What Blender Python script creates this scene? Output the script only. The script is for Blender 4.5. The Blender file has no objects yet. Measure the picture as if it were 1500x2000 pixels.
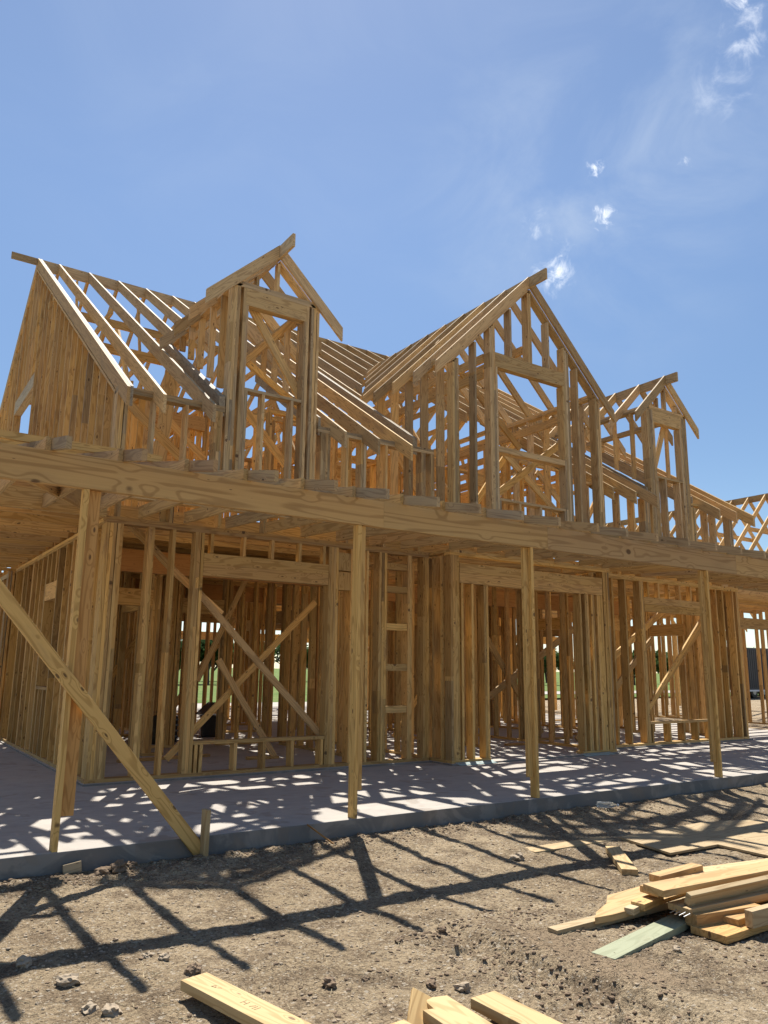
import bpy, math, random
import numpy as np
from mathutils import Vector, Matrix, noise

rnd = random.Random(7)
C = bpy.context.scene.collection
SUN_AZ, SUN_EL = math.radians(27.0), math.radians(58.8)   # azimuth clockwise from +Y

# ------------------------------------------------------------------ camera
cam = bpy.data.cameras.new('camera'); camo = bpy.data.objects.new('camera', cam); C.objects.link(camo)
F = Vector((0.54548903, 0.81404078, 0.19944756)); R_ = Vector((0.82938784, -0.55855765, 0.01136504)); U_ = R_.cross(F)
m = Matrix((R_, U_, -F)).transposed().to_4x4(); m.translation = Vector((0, -5.903, 1.242))
camo.matrix_world = m
cam.sensor_fit = 'HORIZONTAL'; cam.sensor_width = 36; cam.lens = 1513.3 / 1500 * 36
cam.clip_start = 0.05; cam.clip_end = 3000
sc = bpy.context.scene
sc.camera = camo

# ------------------------------------------------------------------ world, sun, exposure
class NT:
    def __init__(s, tree): s.t = tree; s.n = tree.nodes; s.l = tree.links
    def __call__(s, typ, ins=None, **kw):
        n = s.n.new(typ)
        for k, v in kw.items(): setattr(n, k, v)
        for k, v in (ins or {}).items():
            if isinstance(v, bpy.types.NodeSocket): s.l.new(v, n.inputs[k])
            else: n.inputs[k].default_value = v
        return n
    def math(s, op, a, b=0.0, c=0.0, clamp=False):
        n = s.n.new('ShaderNodeMath'); n.operation = op; n.use_clamp = clamp
        for i, v in enumerate((a, b, c)):
            if isinstance(v, bpy.types.NodeSocket): s.l.new(v, n.inputs[i])
            else: n.inputs[i].default_value = v
        return n.outputs[0]
    def vmul(s, v, k):
        n = s.n.new('ShaderNodeVectorMath'); n.operation = 'MULTIPLY'
        s.l.new(v, n.inputs[0]); n.inputs[1].default_value = k; return n.outputs[0]
    def mix(s, f, a, b, bt='MIX'):
        n = s.n.new('ShaderNodeMix'); n.data_type = 'RGBA'; n.blend_type = bt
        for i, v in ((0, f), (6, a), (7, b)):
            if isinstance(v, bpy.types.NodeSocket): s.l.new(v, n.inputs[i])
            else: n.inputs[i].default_value = v if i == 0 or len(v) == 4 else (*v, 1)
        return n.outputs[2]
    def ss(s, v, a, b, lo=0.0, hi=1.0):
        n = s.n.new('ShaderNodeMapRange'); n.interpolation_type = 'SMOOTHSTEP'
        s.l.new(v, n.inputs[0])
        for i, q in ((1, a), (2, b), (3, lo), (4, hi)): n.inputs[i].default_value = q
        return n.outputs[0]
    def noise(s, v, scale, det=4, rough=.5, dist=0.0):
        n = s('ShaderNodeTexNoise', {'Vector': v, 'Scale': scale, 'Detail': det, 'Roughness': rough, 'Distortion': dist})
        return n.outputs[0]

w = bpy.data.worlds.new('World'); sc.world = w; w.use_nodes = True
w.node_tree.nodes.clear(); g = NT(w.node_tree)
sky = g('ShaderNodeTexSky', sky_type='NISHITA', sun_disc=False, sun_elevation=SUN_EL, sun_rotation=SUN_AZ,
        altitude=100, air_density=1.0, dust_density=0.15, ozone_density=2.0)
dirv = g('ShaderNodeTexCoord').outputs['Generated']
SKYC = sky.outputs[0]
def cloud(c, size, soft, amt, ns, thr, stretch=(1, 1, 1)):
    """wisp of cloud round the direction c, torn by noise"""
    d = g('ShaderNodeVectorMath', operation='DISTANCE'); g.l.new(dirv, d.inputs[0]); d.inputs[1].default_value = c
    n1 = g.noise(g.vmul(dirv, stretch), ns, 8, .62, .5)
    dd = g.math('ADD', d.outputs['Value'], g.math('MULTIPLY', g.math('SUBTRACT', n1, .5), -size * 2.2))
    fall = g.ss(dd, size, size * soft, 0, 1)
    return g.math('MULTIPLY', g.math('MULTIPLY', fall, g.ss(n1, thr, thr + .28)), amt, clamp=True)
WH = (9.5, 9.8, 10.2)
col = SKYC
haze_n = g.noise(g.vmul(dirv, (1, 1, 1.6)), 5.0, 6, .6, .6)
for c, size, soft, amt, ns, thr in [((.6643, .5374, .5195), .017, .1, 1.0, 55, .38), ((.6435, .5985, .4775), .031, -.15, 1.0, 42, .35),
        ((.664, .350, .660), .020, .1, .9, 40, .40), ((.680, .362, .638), .030, .0, .45, 34, .40), ((.692, .385, .610), .040, .0, .28, 26, .38), ((.6369, .524, .5655), .011, .0, .8, 70, .40),
        ((.6986, .4518, .5548), .008, .0, .6, 60, .42), ((.6115, .5939, .5228), .020, .0, .4, 40, .42)]:
    col = g.mix(cloud(c, size, soft, amt, ns, thr), col, WH)
# thin veil low on the right
for c, size, amt in [((.65, .54, .53), .26, .42), ((.69, .38, .62), .16, .3), ((.30, .62, .72), .55, .10)]:
    d = g('ShaderNodeVectorMath', operation='DISTANCE'); g.l.new(dirv, d.inputs[0]); d.inputs[1].default_value = c
    col = g.mix(g.math('MULTIPLY', g.math('MULTIPLY', g.ss(d.outputs['Value'], size, 0), g.ss(haze_n, .35, .75)), amt), col, (5.2, 5.9, 6.8))
zc = g('ShaderNodeSeparateXYZ', {'Vector': dirv}).outputs[2]
low = g.math('MULTIPLY', g.ss(zc, .58, .22), g.ss(zc, .04, .16))      # clear dry air: deeper blue low down
col = g.mix(low, col, g.mix(1.0, col, (.76, .80, .83), 'MULTIPLY'))
bg = g('ShaderNodeBackground', {'Color': col, 'Strength': 0.077})
g.l.new(bg.outputs[0], g('ShaderNodeOutputWorld').inputs[0])

sl = bpy.data.lights.new('sun', 'SUN'); sl.energy = 5.0; sl.angle = math.radians(.53); sl.color = (1, .955, .88)
so = bpy.data.objects.new('sun', sl); C.objects.link(so)
S = Vector((math.sin(SUN_AZ) * math.cos(SUN_EL), math.cos(SUN_AZ) * math.cos(SUN_EL), math.sin(SUN_EL)))
so.rotation_euler = S.to_track_quat('Z', 'Y').to_euler()
vs = sc.view_settings; vs.view_transform = 'Standard'; vs.look = 'None'; vs.exposure = 0.85; vs.gamma = 1
sc.cycles.max_bounces = 8; sc.cycles.diffuse_bounces = 5

# ------------------------------------------------------------------ materials
def newmat(name):
    mt = bpy.data.materials.new(name); mt.use_nodes = True; mt.node_tree.nodes.clear()
    return mt, NT(mt.node_tree)
def finish(g, col, rough=.8, bump=None, bs=.3, bd=.01, spec=.3):
    p = g('ShaderNodeBsdfPrincipled', {'Roughness': rough, 'Specular IOR Level': spec})
    if isinstance(col, bpy.types.NodeSocket): g.l.new(col, p.inputs['Base Color'])
    else: p.inputs['Base Color'].default_value = (*col, 1)
    if bump is not None:
        b = g('ShaderNodeBump', {'Height': bump, 'Strength': bs, 'Distance': bd}); g.l.new(b.outputs[0], p.inputs['Normal'])
    g.l.new(p.outputs[0], g('ShaderNodeOutputMaterial').inputs[0]); return p

def wood_mat(name, light, dark, knots=1.0, grain=1.0, stain=.5, kscale=(5.5, 14, 5), ksize=1.0, bandf=80.0, kthr=.45, knee=(.55, 6, 6)):
    mt, g = newmat(name)
    bc = g('ShaderNodeAttribute', attribute_name='bc').outputs['Vector']
    tn = g('ShaderNodeSeparateColor', {'Color': g('ShaderNodeAttribute', attribute_name='tone').outputs['Color']})
    bright, weather, orange = tn.outputs[0], tn.outputs[1], tn.outputs[2]
    # knots: warp everything round them
    vor = g('ShaderNodeTexVoronoi', {'Vector': g.vmul(bc, kscale), 'Scale': 1.0, 'Randomness': 1.0})
    kd = vor.outputs['Distance']
    kmask = g.math('GREATER_THAN', g('ShaderNodeSeparateColor', {'Color': vor.outputs['Color']}).outputs[0], kthr)
    knot = g.math('MULTIPLY', g.ss(kd, .15 * ksize, .09 * ksize), kmask)
    ring = g.math('MULTIPLY', g.ss(kd, .45, .1), kmask)
    big = g.noise(g.vmul(bc, knee), 1.0, 2, .45, .3)
    bands = g.math('SINE', g.math('MULTIPLY', g.math('ADD', big, g.math('MULTIPLY', ring, .10)), bandf))
    bands = g.ss(bands, .1, 1.0)
    fine = g.noise(g.vmul(bc, (2.2, 90, 90)), 1.0, 4, .6)
    blot = g.noise(g.vmul(bc, (1.3, 5, 5)), 1.0, 5, .6)
    f = g.math('ADD', g.math('MULTIPLY', bands, .55 * grain), g.math('MULTIPLY', fine, .55 * grain), clamp=True)
    c = g.mix(f, light, dark)
    c = g.mix(g.math('MULTIPLY', orange, .8), c, g.mix(f, (.56, .28, .10), (.36, .16, .05)))
    c = g.mix(g.math('MULTIPLY', weather, .85), c, g.mix(f, (.38, .345, .275), (.215, .19, .15)))
    c = g.mix(g.math('MULTIPLY', g.ss(blot, .52, .75), stain), c, (.24, .15, .08))
    c = g.mix(g.math('MULTIPLY', knot, .85 * knots), c, (.095, .05, .025))
    # nail heads and small dark scuffs
    v2 = g('ShaderNodeTexVoronoi', {'Vector': g.vmul(bc, (6, 20, 20)), 'Scale': 1.0, 'Randomness': 1.0})
    dot = g.math('MULTIPLY', g.ss(v2.outputs['Distance'], .11, .06), g.math('GREATER_THAN', g('ShaderNodeSeparateColor', {'Color': v2.outputs['Color']}).outputs[1], .8))
    c = g.mix(g.math('MULTIPLY', dot, .7), c, (.08, .05, .03))
    vm = g('ShaderNodeVectorMath', operation='SCALE'); g.l.new(c, vm.inputs[0]); g.l.new(bright, vm.inputs['Scale'])
    finish(g, vm.outputs[0], .72, fine, .25, .003, .25)
    return mt
M = {}
M['pine'] = wood_mat('pine_lumber', (.68, .44, .150), (.41, .235, .066), stain=.6)
M['beam'] = wood_mat('beam_lumber', (.62, .41, .165), (.37, .22, .08), .95, 1.0, .2, (3.0, 3.9, 1.2), 1.0, 62.0, .3, (.32, 5.0, 5.0))
M['fresh'] = wood_mat('fresh_pine', (.51, .375, .19), (.36, .235, .10), .9, 1.0, .35)
M['treated'] = wood_mat('treated_lumber', (.39, .415, .265), (.27, .29, .17), .6, .7, .3)
M['osb'] = wood_mat('orange_sheathing', (.56, .29, .09), (.36, .16, .045), .2, .6, .3)

def simple_mat(name, col, rough=.7, var=.25, scale=8.0, metal=0.0, bump=.2):
    mt, g = newmat(name)
    oc = g('ShaderNodeTexCoord').outputs['Object']
    n = g.noise(oc, scale, 6, .6)
    c = g.mix(n, tuple(x * (1 + var) for x in col), tuple(x * (1 - var) for x in col))
    p = finish(g, c, rough, n, bump, .01)
    p.inputs['Metallic'].default_value = metal
    return mt
M['black'] = simple_mat('black_plastic', (.018, .018, .02), .45)
M['camo'] = simple_mat('camouflage_cloth', (.055, .05, .035), .9, .9, 14)
M['grey'] = simple_mat('grey_plastic', (.13, .15, .17), .5)
M['white'] = simple_mat('white_plastic', (.72, .74, .76), .45, .08)
def clear_mat():
    mt, g = newmat('clear_plastic'); p = g('ShaderNodeBsdfPrincipled', {'Base Color': (.85, .92, .95, 1), 'Roughness': .08, 'Transmission Weight': .9, 'IOR': 1.3})
    g.l.new(p.outputs[0], g('ShaderNodeOutputMaterial').inputs[0]); return mt
M['clear'] = clear_mat()
M['steel'] = simple_mat('galvanised_steel', (.42, .44, .46), .4, .15, 20, .8)
M['darkmetal'] = simple_mat('dark_siding', (.075, .08, .085), .6, .2, 3)
M['wrap'] = simple_mat('sill_seal', (.30, .38, .37), .6, .2, 12)
M['rust'] = simple_mat('rusty_stake', (.20, .09, .05), .8, .4, 20)
M['rock'] = simple_mat('limestone', (.34, .27, .19), .95, .35, 25, 0, .5)
M['clod'] = simple_mat('dirt_clod', (.19, .135, .088), 1.0, .4, 25, 0, .6)
M['pencil'] = simple_mat('pencil', (.33, .24, .13), .8)
M['straw'] = simple_mat('straw', (.52, .43, .27), .8, .2, 10)

def concrete_mat():
    mt, g = newmat('concrete')
    P = g('ShaderNodeNewGeometry').outputs['Position']
    n1 = g.noise(P, 1.3, 6, .6); n2 = g.noise(P, 35, 4, .7); n3 = g.noise(P, 6, 5, .6)
    c = g.mix(n1, (.30, .275, .245), (.43, .39, .34))
    c = g.mix(g.math('MULTIPLY', g.ss(n3, .45, .7), .35), c, (.245, .225, .205))
    v = g('ShaderNodeTexVoronoi', {'Vector': P, 'Scale': 38.0})
    c = g.mix(g.math('MULTIPLY', g.ss(v.outputs['Distance'], .16, .08), .5), c, (.17, .16, .155))
    # dusty tan film
    c = g.mix(g.math('MULTIPLY', g.ss(g.noise(P, .8, 5, .65), .45, .75), .3), c, (.42, .35, .28))
    # vertical faces take a darker grey
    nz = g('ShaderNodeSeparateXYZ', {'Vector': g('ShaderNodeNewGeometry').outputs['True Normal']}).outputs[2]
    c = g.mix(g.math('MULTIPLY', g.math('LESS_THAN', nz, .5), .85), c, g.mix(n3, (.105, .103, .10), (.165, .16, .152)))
    tr_ = g.noise(g.vmul(P, (.7, 3.2, 1)), 2.2, 4, .7, 1.5)          # trowel sweeps and dust
    c = g.mix(g.math('MULTIPLY', g.ss(tr_, .5, .62), .22), c, (.50, .45, .385))
    fp = g.noise(P, 2.7, 3, .5, .8); c = g.mix(g.math('MULTIPLY', g.ss(fp, .6, .66), .4), c, (.22, .175, .135))
    finish(g, c, .85, n2, .35, .004, .25)
    return mt
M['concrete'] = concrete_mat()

def dirt_mat():
    mt, g = newmat('bare_dirt')
    P = g('ShaderNodeNewGeometry').outputs['Position']
    n1 = g.noise(P, .7, 6, .6); n2 = g.noise(P, 4.5, 7, .65); n3 = g.noise(P, 40, 5, .7); n4 = g.noise(P, 140, 3, .7)
    c = g.mix(g.ss(n1, .3, .7), (.36, .27, .165), (.47, .365, .235))
    c = g.mix(g.math('MULTIPLY', g.ss(n2, .45, .62), .75), c, (.19, .135, .085))
    c = g.mix(g.math('MULTIPLY', g.ss(n3, .47, .62), .7), c, (.135, .098, .062))
    c = g.mix(g.math('MULTIPLY', g.ss(n3, .44, .34), .6), c, (.44, .35, .235))
    c = g.mix(g.math('MULTIPLY', g.ss(n4, .56, .66), .6), c, (.55, .45, .32))
    c = g.mix(g.math('MULTIPLY', g.ss(n4, .42, .33), .6), c, (.09, .06, .04))
    for sca, th, colr, pick in ((24, .22, (.56, .48, .37), .6), (60, .28, (.50, .43, .33), .7), (42, .22, (.085, .06, .04), .7)):
        v = g('ShaderNodeTexVoronoi', {'Vector': P, 'Scale': float(sca)})
        k = g.math('GREATER_THAN', g('ShaderNodeSeparateColor', {'Color': v.outputs['Color']}).outputs[0], 1 - pick * .5)
        c = g.mix(g.math('MULTIPLY', g.math('MULTIPLY', g.ss(v.outputs['Distance'], th * 1.3, th), k), .8), c, colr)
    # drying cracks on the smooth crust
    dc = g('ShaderNodeVectorMath', operation='DISTANCE'); g.l.new(g.vmul(P, (1.9, .8, 0)), dc.inputs[0]); dc.inputs[1].default_value = (3.30 * 1.9, -2.95 * .8, 0)
    crust = g.ss(g.math('ADD', dc.outputs['Value'], g.math('MULTIPLY', n2, .25)), .62, .48)
    c = g.mix(g.math('MULTIPLY', crust, .75), c, g.mix(n3, (.40, .30, .195), (.30, .215, .135)))
    vc = g('ShaderNodeTexVoronoi', {'Vector': g('ShaderNodeVectorMath', {0: P, 1: g('ShaderNodeTexNoise', {'Vector': P, 'Scale': 6.0}).outputs[1]}, operation='ADD').outputs[0], 'Scale': 9.0}, feature='DISTANCE_TO_EDGE')
    crk = g.math('MULTIPLY', g.ss(vc.outputs['Distance'], .035, .01), g.math('MAXIMUM', g.ss(g.noise(P, 1.1, 3, .5), .56, .64), crust))
    c = g.mix(g.math('MULTIPLY', crk, .6), c, (.09, .06, .04))
    h = g.math('ADD', g.math('MULTIPLY', n2, .8), g.math('ADD', g.math('MULTIPLY', n3, .6), g.math('MULTIPLY', n4, .25)))
    h = g.math('SUBTRACT', h, g.math('MULTIPLY', crk, .5))
    finish(g, c, .95, h, 1.0, .06, .1)
    return mt
M['dirt'] = dirt_mat()
def grass_mat():
    mt, g = newmat('grass')
    P = g('ShaderNodeNewGeometry').outputs['Position']
    n = g.noise(P, .35, 6, .65); n2 = g.noise(P, 9, 5, .7)
    c = g.mix(g.ss(n, .3, .7), (.085, .145, .035), (.17, .20, .065)); c = g.mix(g.math('MULTIPLY', g.ss(n2, .4, .7), .5), c, (.055, .09, .02))
    finish(g, c, .95, n2, .8, .05, .1); return mt
M['grass'] = grass_mat()
def leaf_mat(name, a, b):
    mt, g = newmat(name)
    n = g.noise(g('ShaderNodeTexCoord').outputs['Object'], 1.4, 3, .6)
    rn = g('ShaderNodeNewGeometry').outputs['Random Per Island']
    c = g.mix(g.math('ADD', g.math('MULTIPLY', n, .6), g.math('MULTIPLY', rn, .4)), a, b)
    d = g('ShaderNodeBsdfDiffuse', {'Color': c}); t = g('ShaderNodeBsdfTranslucent', {'Color': c})
    mx = g('ShaderNodeMixShader', {0: .35, 1: d.outputs[0], 2: t.outputs[0]})
    g.l.new(mx.outputs[0], g('ShaderNodeOutputMaterial').inputs[0]); return mt
M['leaf'] = leaf_mat('mesquite_leaves', (.10, .145, .05), (.045, .08, .025))
M['leaf2'] = leaf_mat('cedar_leaves', (.05, .085, .03), (.025, .045, .018))
M['bark'] = simple_mat('bark', (.12, .095, .075), .95, .35, 6)

# ------------------------------------------------------------------ mesh helpers
class MB:
    """collects solids (with grain coordinates and a tone per board) for ONE mesh object"""
    def __init__(s): s.v = []; s.f = []; s.bc = []; s.tn = []
    def hexa(s, c, dims, tone):
        # c index = a + 2b + 4d : a along the length, b across the width, d across the thickness
        o = len(s.v); s.v += [tuple(q) for q in c]
        off = (rnd.uniform(0, 90), rnd.uniform(0, 30), rnd.uniform(0, 30))
        L, W, T = dims
        for i in range(8):
            s.bc.append((off[0] + (L if i & 1 else 0), off[1] + (W if i & 2 else 0), off[2] + (T if i & 4 else 0)))
            s.tn.append((*tone, 1.0))
        e1 = Vector(c[1]) - Vector(c[0]); e2 = Vector(c[2]) - Vector(c[0]); e3 = Vector(c[4]) - Vector(c[0])
        fs = [(0, 2, 3, 1), (4, 5, 7, 6), (0, 1, 5, 4), (2, 6, 7, 3), (0, 4, 6, 2), (1, 3, 7, 5)]
        if e1.cross(e2).dot(e3) < 0: fs = [f[::-1] for f in fs]
        s.f += [tuple(o + i for i in f) for f in fs]
        return s
    def board(s, p0, p1, w, t, wdir, tone=None):
        """centre line p0-p1, width w roughly along wdir, thickness t"""
        p0, p1 = Vector(p0), Vector(p1); a = (p1 - p0).normalized()
        wd = Vector(wdir); wd = (wd - a * wd.dot(a)).normalized(); td = a.cross(wd)
        c = []
        for i in range(8):
            c.append((p1 if i & 1 else p0) + wd * (w / 2 if i & 2 else -w / 2) + td * (t / 2 if i & 4 else -t / 2))
        return s.hexa(c, ((p1 - p0).length, w, t), tone or TONE())
    def box(s, x0, x1, y0, y1, z0, z1, tone=None, along=None):
        d = (x1 - x0, y1 - y0, z1 - z0); ax = along if along is not None else d.index(max(d))
        rest = [i for i in range(3) if i != ax]
        if d[rest[0]] < d[rest[1]]: rest.reverse()
        lo, hi = (x0, y0, z0), (x1, y1, z1); c = []
        for i in range(8):
            q = [0, 0, 0]
            for bit, k in ((1, ax), (2, rest[0]), (4, rest[1])): q[k] = hi[k] if i & bit else lo[k]
            c.append(q)
        return s.hexa(c, (d[ax], d[rest[0]], d[rest[1]]), tone or TONE())
    def rafter(s, p0, p1, dv, t=.038, tone=None):
        """top edge p0-p1, plumb cut ends, vertical depth dv"""
        p0, p1 = Vector(p0), Vector(p1); h = Vector((p1.x - p0.x, p1.y - p0.y, 0)).normalized(); n = Vector((-h.y, h.x, 0)) * t / 2
        c = [(p1 if i & 1 else p0) - Vector((0, 0, 0 if i & 2 else dv)) + (n if i & 4 else -n) for i in range(8)]
        return s.hexa(c, ((p1 - p0).length, dv, t), tone or TONE())
    def build(s, name, mat, parent=None, bevel=0, smooth=False):
        me = bpy.data.meshes.new(name); me.from_pydata(s.v, [], s.f); me.update()
        if s.bc:
            a = me.attributes.new('bc', 'FLOAT_VECTOR', 'POINT'); a.data.foreach_set('vector', np.array(s.bc, 'f').ravel())
            a = me.attributes.new('tone', 'FLOAT_COLOR', 'POINT'); a.data.foreach_set('color', np.array(s.tn, 'f').ravel())
        me.materials.append(mat)
        o = bpy.data.objects.new(name, me); C.objects.link(o)
        if parent is not None: o.parent = parent
        if smooth:
            for p in me.polygons: p.use_smooth = True
        if bevel:
            b = o.modifiers.new('edge', 'BEVEL'); b.width = bevel; b.segments = 2
        return o
WEATHER = [0.0, .25]      # range used by TONE
ORANGE = [0.0, .5]
BRIGHT = [.66, 1.2]
def TONE(wr=None, orr=None, br=None):
    wr = wr or WEATHER; orr = orr or ORANGE; br = br or BRIGHT
    o = rnd.uniform(*orr) * rnd.random()
    return (rnd.uniform(*br), rnd.uniform(*wr), o)
def tag(o, label=None, cat=None, group=None, kind=None):
    for k, v in (('label', label), ('category', cat), ('group', group), ('kind', kind)):
        if v: o[k] = v
    return o
def empty(name, loc=(0, 0, 0)):
    o = bpy.data.objects.new(name, None); C.objects.link(o); o.location = loc; o.empty_display_size = .1; return o

house = tag(empty('house_frame'), 'two-storey bare timber house frame with dormers and porch standing on the concrete slab', 'house frame')
COUNT = {}; REST = {}
def lum(kind, mb, parent, limit=100, mat=None):
    """one part per piece of lumber; past the limit of a kind the pieces gather in one stuff part"""
    mat = mat or M['pine']
    n = COUNT.get(kind, 0); COUNT[kind] = n + 1
    if n < limit: return mb.build(kind, mat, parent)
    r = REST.setdefault(kind, MB()); o = len(r.v)
    r.v += mb.v; r.f += [tuple(o + i for i in f) for f in mb.f]; r.bc += mb.bc; r.tn += mb.tn
    return None

# ------------------------------------------------------------------ ground
def gh(x, y):
    base = -.14 - .06 * min(1, max(0, -y / 1.4)) if y < 0 else -.14
    if y > 21: base = -.16
    d = noise.fractal(Vector((x * .9, y * .9, 0)), 1.0, 2.0, 4) * .018
    d += noise.fractal(Vector((x * 7, y * 7, 3)), 1.0, 2.0, 4) * .009 + noise.noise(Vector((x * 26, y * 26, 3))) * (.004 + .005 * (x > 2.6 and y < -2.0)) + .006 * max(0, noise.noise(Vector((x * 3.1, y * 3.1, 5))))
    lump = max(0, noise.noise(Vector((x * 14, y * 14, 9)))) ** 1.5
    # churned crumbs along the slab edge and beside the wheel track
    m1 = math.exp(-((y + .16) / .17) ** 2) * .05
    rx = 3.05 + .05 * math.sin(y * 3) + .05 * noise.noise(Vector((x * 3, y * 3, 1)))
    on = 1 / (1 + math.exp(min(50, (y + 2.15) * 9)))
    tr = on * .075 / (1 + math.exp(max(-50, min(50, -(x - rx) * 38)))) * math.exp(-max(0, x - rx) / .45)
    ch = math.exp(-((x - rx + .17) / .15) ** 2) * on * .10 * (x < rx + .01)
    ch2 = math.exp(-((x - rx - .35) / .22) ** 2 - ((y + 2.15) / .2) ** 2) * .05
    if on > .5 and rx < x < rx + .42: d *= .45; lump *= .25
    return base + d + tr - on * .02 * math.exp(-((x - rx + .07) / .06) ** 2) + lump * (m1 + ch + ch2) + m1 * .5 * abs(noise.noise(Vector((x * 5, y * 5, 4)))) + lump * .008
def axis(lo, hi, fine, far_lo, far_hi, grow=1.22):
    a = list(np.arange(lo, hi, fine)); s_ = fine; x = hi; up = []
    while x < far_hi: up.append(x); s_ *= grow; x += s_
    up.append(far_hi); dn = []; s_ = fine; x = lo - fine
    while x > far_lo: dn.append(x); s_ *= grow; x -= s_
    dn.append(far_lo); return dn[::-1] + a + up
xs = axis(0.2, 6.6, .014, -900, 1200); ys = axis(-3.9, .12, .014, -900, 1500)
nv = len(ys); V = [(x, y, gh(x, y)) for x in xs for y in ys]
Fc = [(i * nv + j, (i + 1) * nv + j, (i + 1) * nv + j + 1, i * nv + j + 1) for i in range(len(xs) - 1) for j in range(nv - 1)]
me = bpy.data.meshes.new('ground'); me.from_pydata(V, [], Fc); me.materials.append(M['dirt'])
for p in me.polygons: p.use_smooth = True
tag(bpy.data.objects.new('ground', me), kind='structure'); C.objects.link(bpy.data.objects['ground'])
gm = MB()
gx = axis(-60, 110, 4, -900, 1200, 1.5); gy = [22.5, 23, 24, 26, 30, 36, 44, 56, 80, 140, 300, 700, 1500]
gm.v = [(x, y + (noise.noise(Vector((x * .3, 0, 0))) * .8 if j == 0 else 0), -.06 + .0009 * max(0, y - 30)) for x in gx for j, y in enumerate(gy)]
k = len(gy); gm.f = [(i * k + j, (i + 1) * k + j, (i + 1) * k + j + 1, i * k + j + 1) for i in range(len(gx) - 1) for j in range(k - 1)]
tag(gm.build('grass_field', M['grass']), kind='structure')

def slab(name, boxes):
    b = MB()
    for q in boxes: b.box(*q, tone=(1, 0, 0))
    o = b.build(name, M['concrete'], bevel=.008); tag(o, kind='structure'); return o
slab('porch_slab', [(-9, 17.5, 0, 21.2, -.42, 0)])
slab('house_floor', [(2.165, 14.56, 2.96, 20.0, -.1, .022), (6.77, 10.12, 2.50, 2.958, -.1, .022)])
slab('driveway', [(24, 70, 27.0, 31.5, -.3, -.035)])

# ------------------------------------------------------------------ the house frame: walls
T = .038; W6 = .14; W4 = .089; Z0 = .022
def studs(parent, axis_, pos, c0, c1, z0, z1, kind='stud', dep=W6, **tk):
    """pos: positions along the wall; the wall is W6 deep from c0 to c0+dep"""
    for q in pos:
        b = MB(); zt = z1(q) if callable(z1) else z1; zb = z0(q) if callable(z0) else z0
        if zt - zb < .12: continue
        dx = rnd.uniform(-.003, .003); lean = rnd.uniform(-.004, .004); dd = rnd.uniform(-.003, .003)
        if axis_ == 'x': p0, p1 = (q + dx, c0 + dep / 2 + dd, zb), (q + dx + lean, c0 + dep / 2 + dd, zt); wd = (0, 1, 0)
        else: p0, p1 = (c0 + dep / 2 + dd, q + dx, zb), (c0 + dep / 2 + dd, q + dx + lean, zt); wd = (1, 0, 0)
        if kind == 'stud' and rnd.random() < .45:      # finger-jointed stud: short lengths of different stock
            cut = sorted([0, 1] + [rnd.uniform(.12, .88) for _ in range(rnd.choice((1, 2, 2, 3)))]); base = TONE(**tk)
            P0, P1 = Vector(p0), Vector(p1)
            for u0, u1 in zip(cut, cut[1:]):
                k = rnd.random(); tn = base if k < .3 else TONE(**tk)
                if k > .9: tn = (tn[0] * .72, min(1, tn[1] + .2), tn[2])
                b.board(P0.lerp(P1, u0), P0.lerp(P1, u1), dep, T, wd, tn)
        else: b.board(p0, p1, dep, T, wd, TONE(**tk))
        lum(kind, b, parent)
def plates(name, segs, parent=house, **tk):
    """segs: boxes that make the plates of one wall"""
    wl = empty(name); wl.parent = parent
    for q in segs:
        b = MB(); b.box(*q, tone=TONE(**tk)); lum('bottom_plate' if q[5] - q[4] < .0381 and (q[4] < .05 or abs(q[5] - UZ) < .001) else 'top_plate', b, wl)
    return wl
def xr(a, b, s=.406): return list(np.arange(a, b, s))
def pack(a, b):
    """stud centres that fill a..b"""
    n = max(1, round((b - a) / .0385)); return [a + (b - a) * (i + .5) / n for i in range(n)]
UZ = 3.20     # second floor
PT = 2.92     # top of the top plates
def header(parent, x0, x1, y, z0, z1, name='header', w=.115, tone=None):
    zm = (z0 + z1) / 2
    b = MB(); b.box(x0, x1, y, y + w, zm + .0015, z1, tone or TONE()); b.box(x0, x1, y + .002, y + w, z0, zm, tone or TONE()); lum(name, b, parent)

# front wall left of the bump-out
WEATHER[:] = [0, .25]
fw = plates('front_wall', [(2.185, 6.77, 3.0, 3.14, PT - .038, PT), (2.2, 6.76, 3.002, 3.138, PT - .0765, PT - .0385), (2.185, 6.76, 3.0, 3.14, Z0, Z0 + .038)], orr=[.3, .8])
ZB, ZT = Z0 + .038, PT - .077
grp = [(2.20, 2.39), (2.68, 2.755), (2.965, 3.003), (3.24, 3.36), (5.095, 5.25), (5.44, 5.48), (5.69, 5.73), (5.90, 6.03), (6.385, 6.46), (6.66, 6.76)]
for a, b_ in grp: studs(fw, 'x', pack(a, b_), 3.0, 0, ZB, ZT)
header(fw, 3.362, 5.093, 3.0, 2.33, 2.60)
studs(fw, 'x', [3.46, 3.88, 4.27, 4.66, 5.02], 3.0, 0, 2.602, ZT, 'cripple_stud', W4)
b = MB(); b.box(3.362, 5.093, 3.0, 3.14, .37, .408); lum('window_sill', b, fw)
studs(fw, 'x', [3.40, 3.46, 3.89, 4.26, 4.65, 5.06], 3.0, 0, ZB, .369, 'cripple_stud')
for z in (.67, 1.23, 1.78, 2.30, 2.62):
    b = MB(); b.box(6.032, 6.383, 3.01, 3.10, z, z + .09); lum('blocking', b, fw)
for z in (2.40, 2.66):
    b = MB(); b.box(5.252, 5.438, 3.0, 3.12, z - .12, z + .12); lum('blocking', b, fw)

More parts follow.
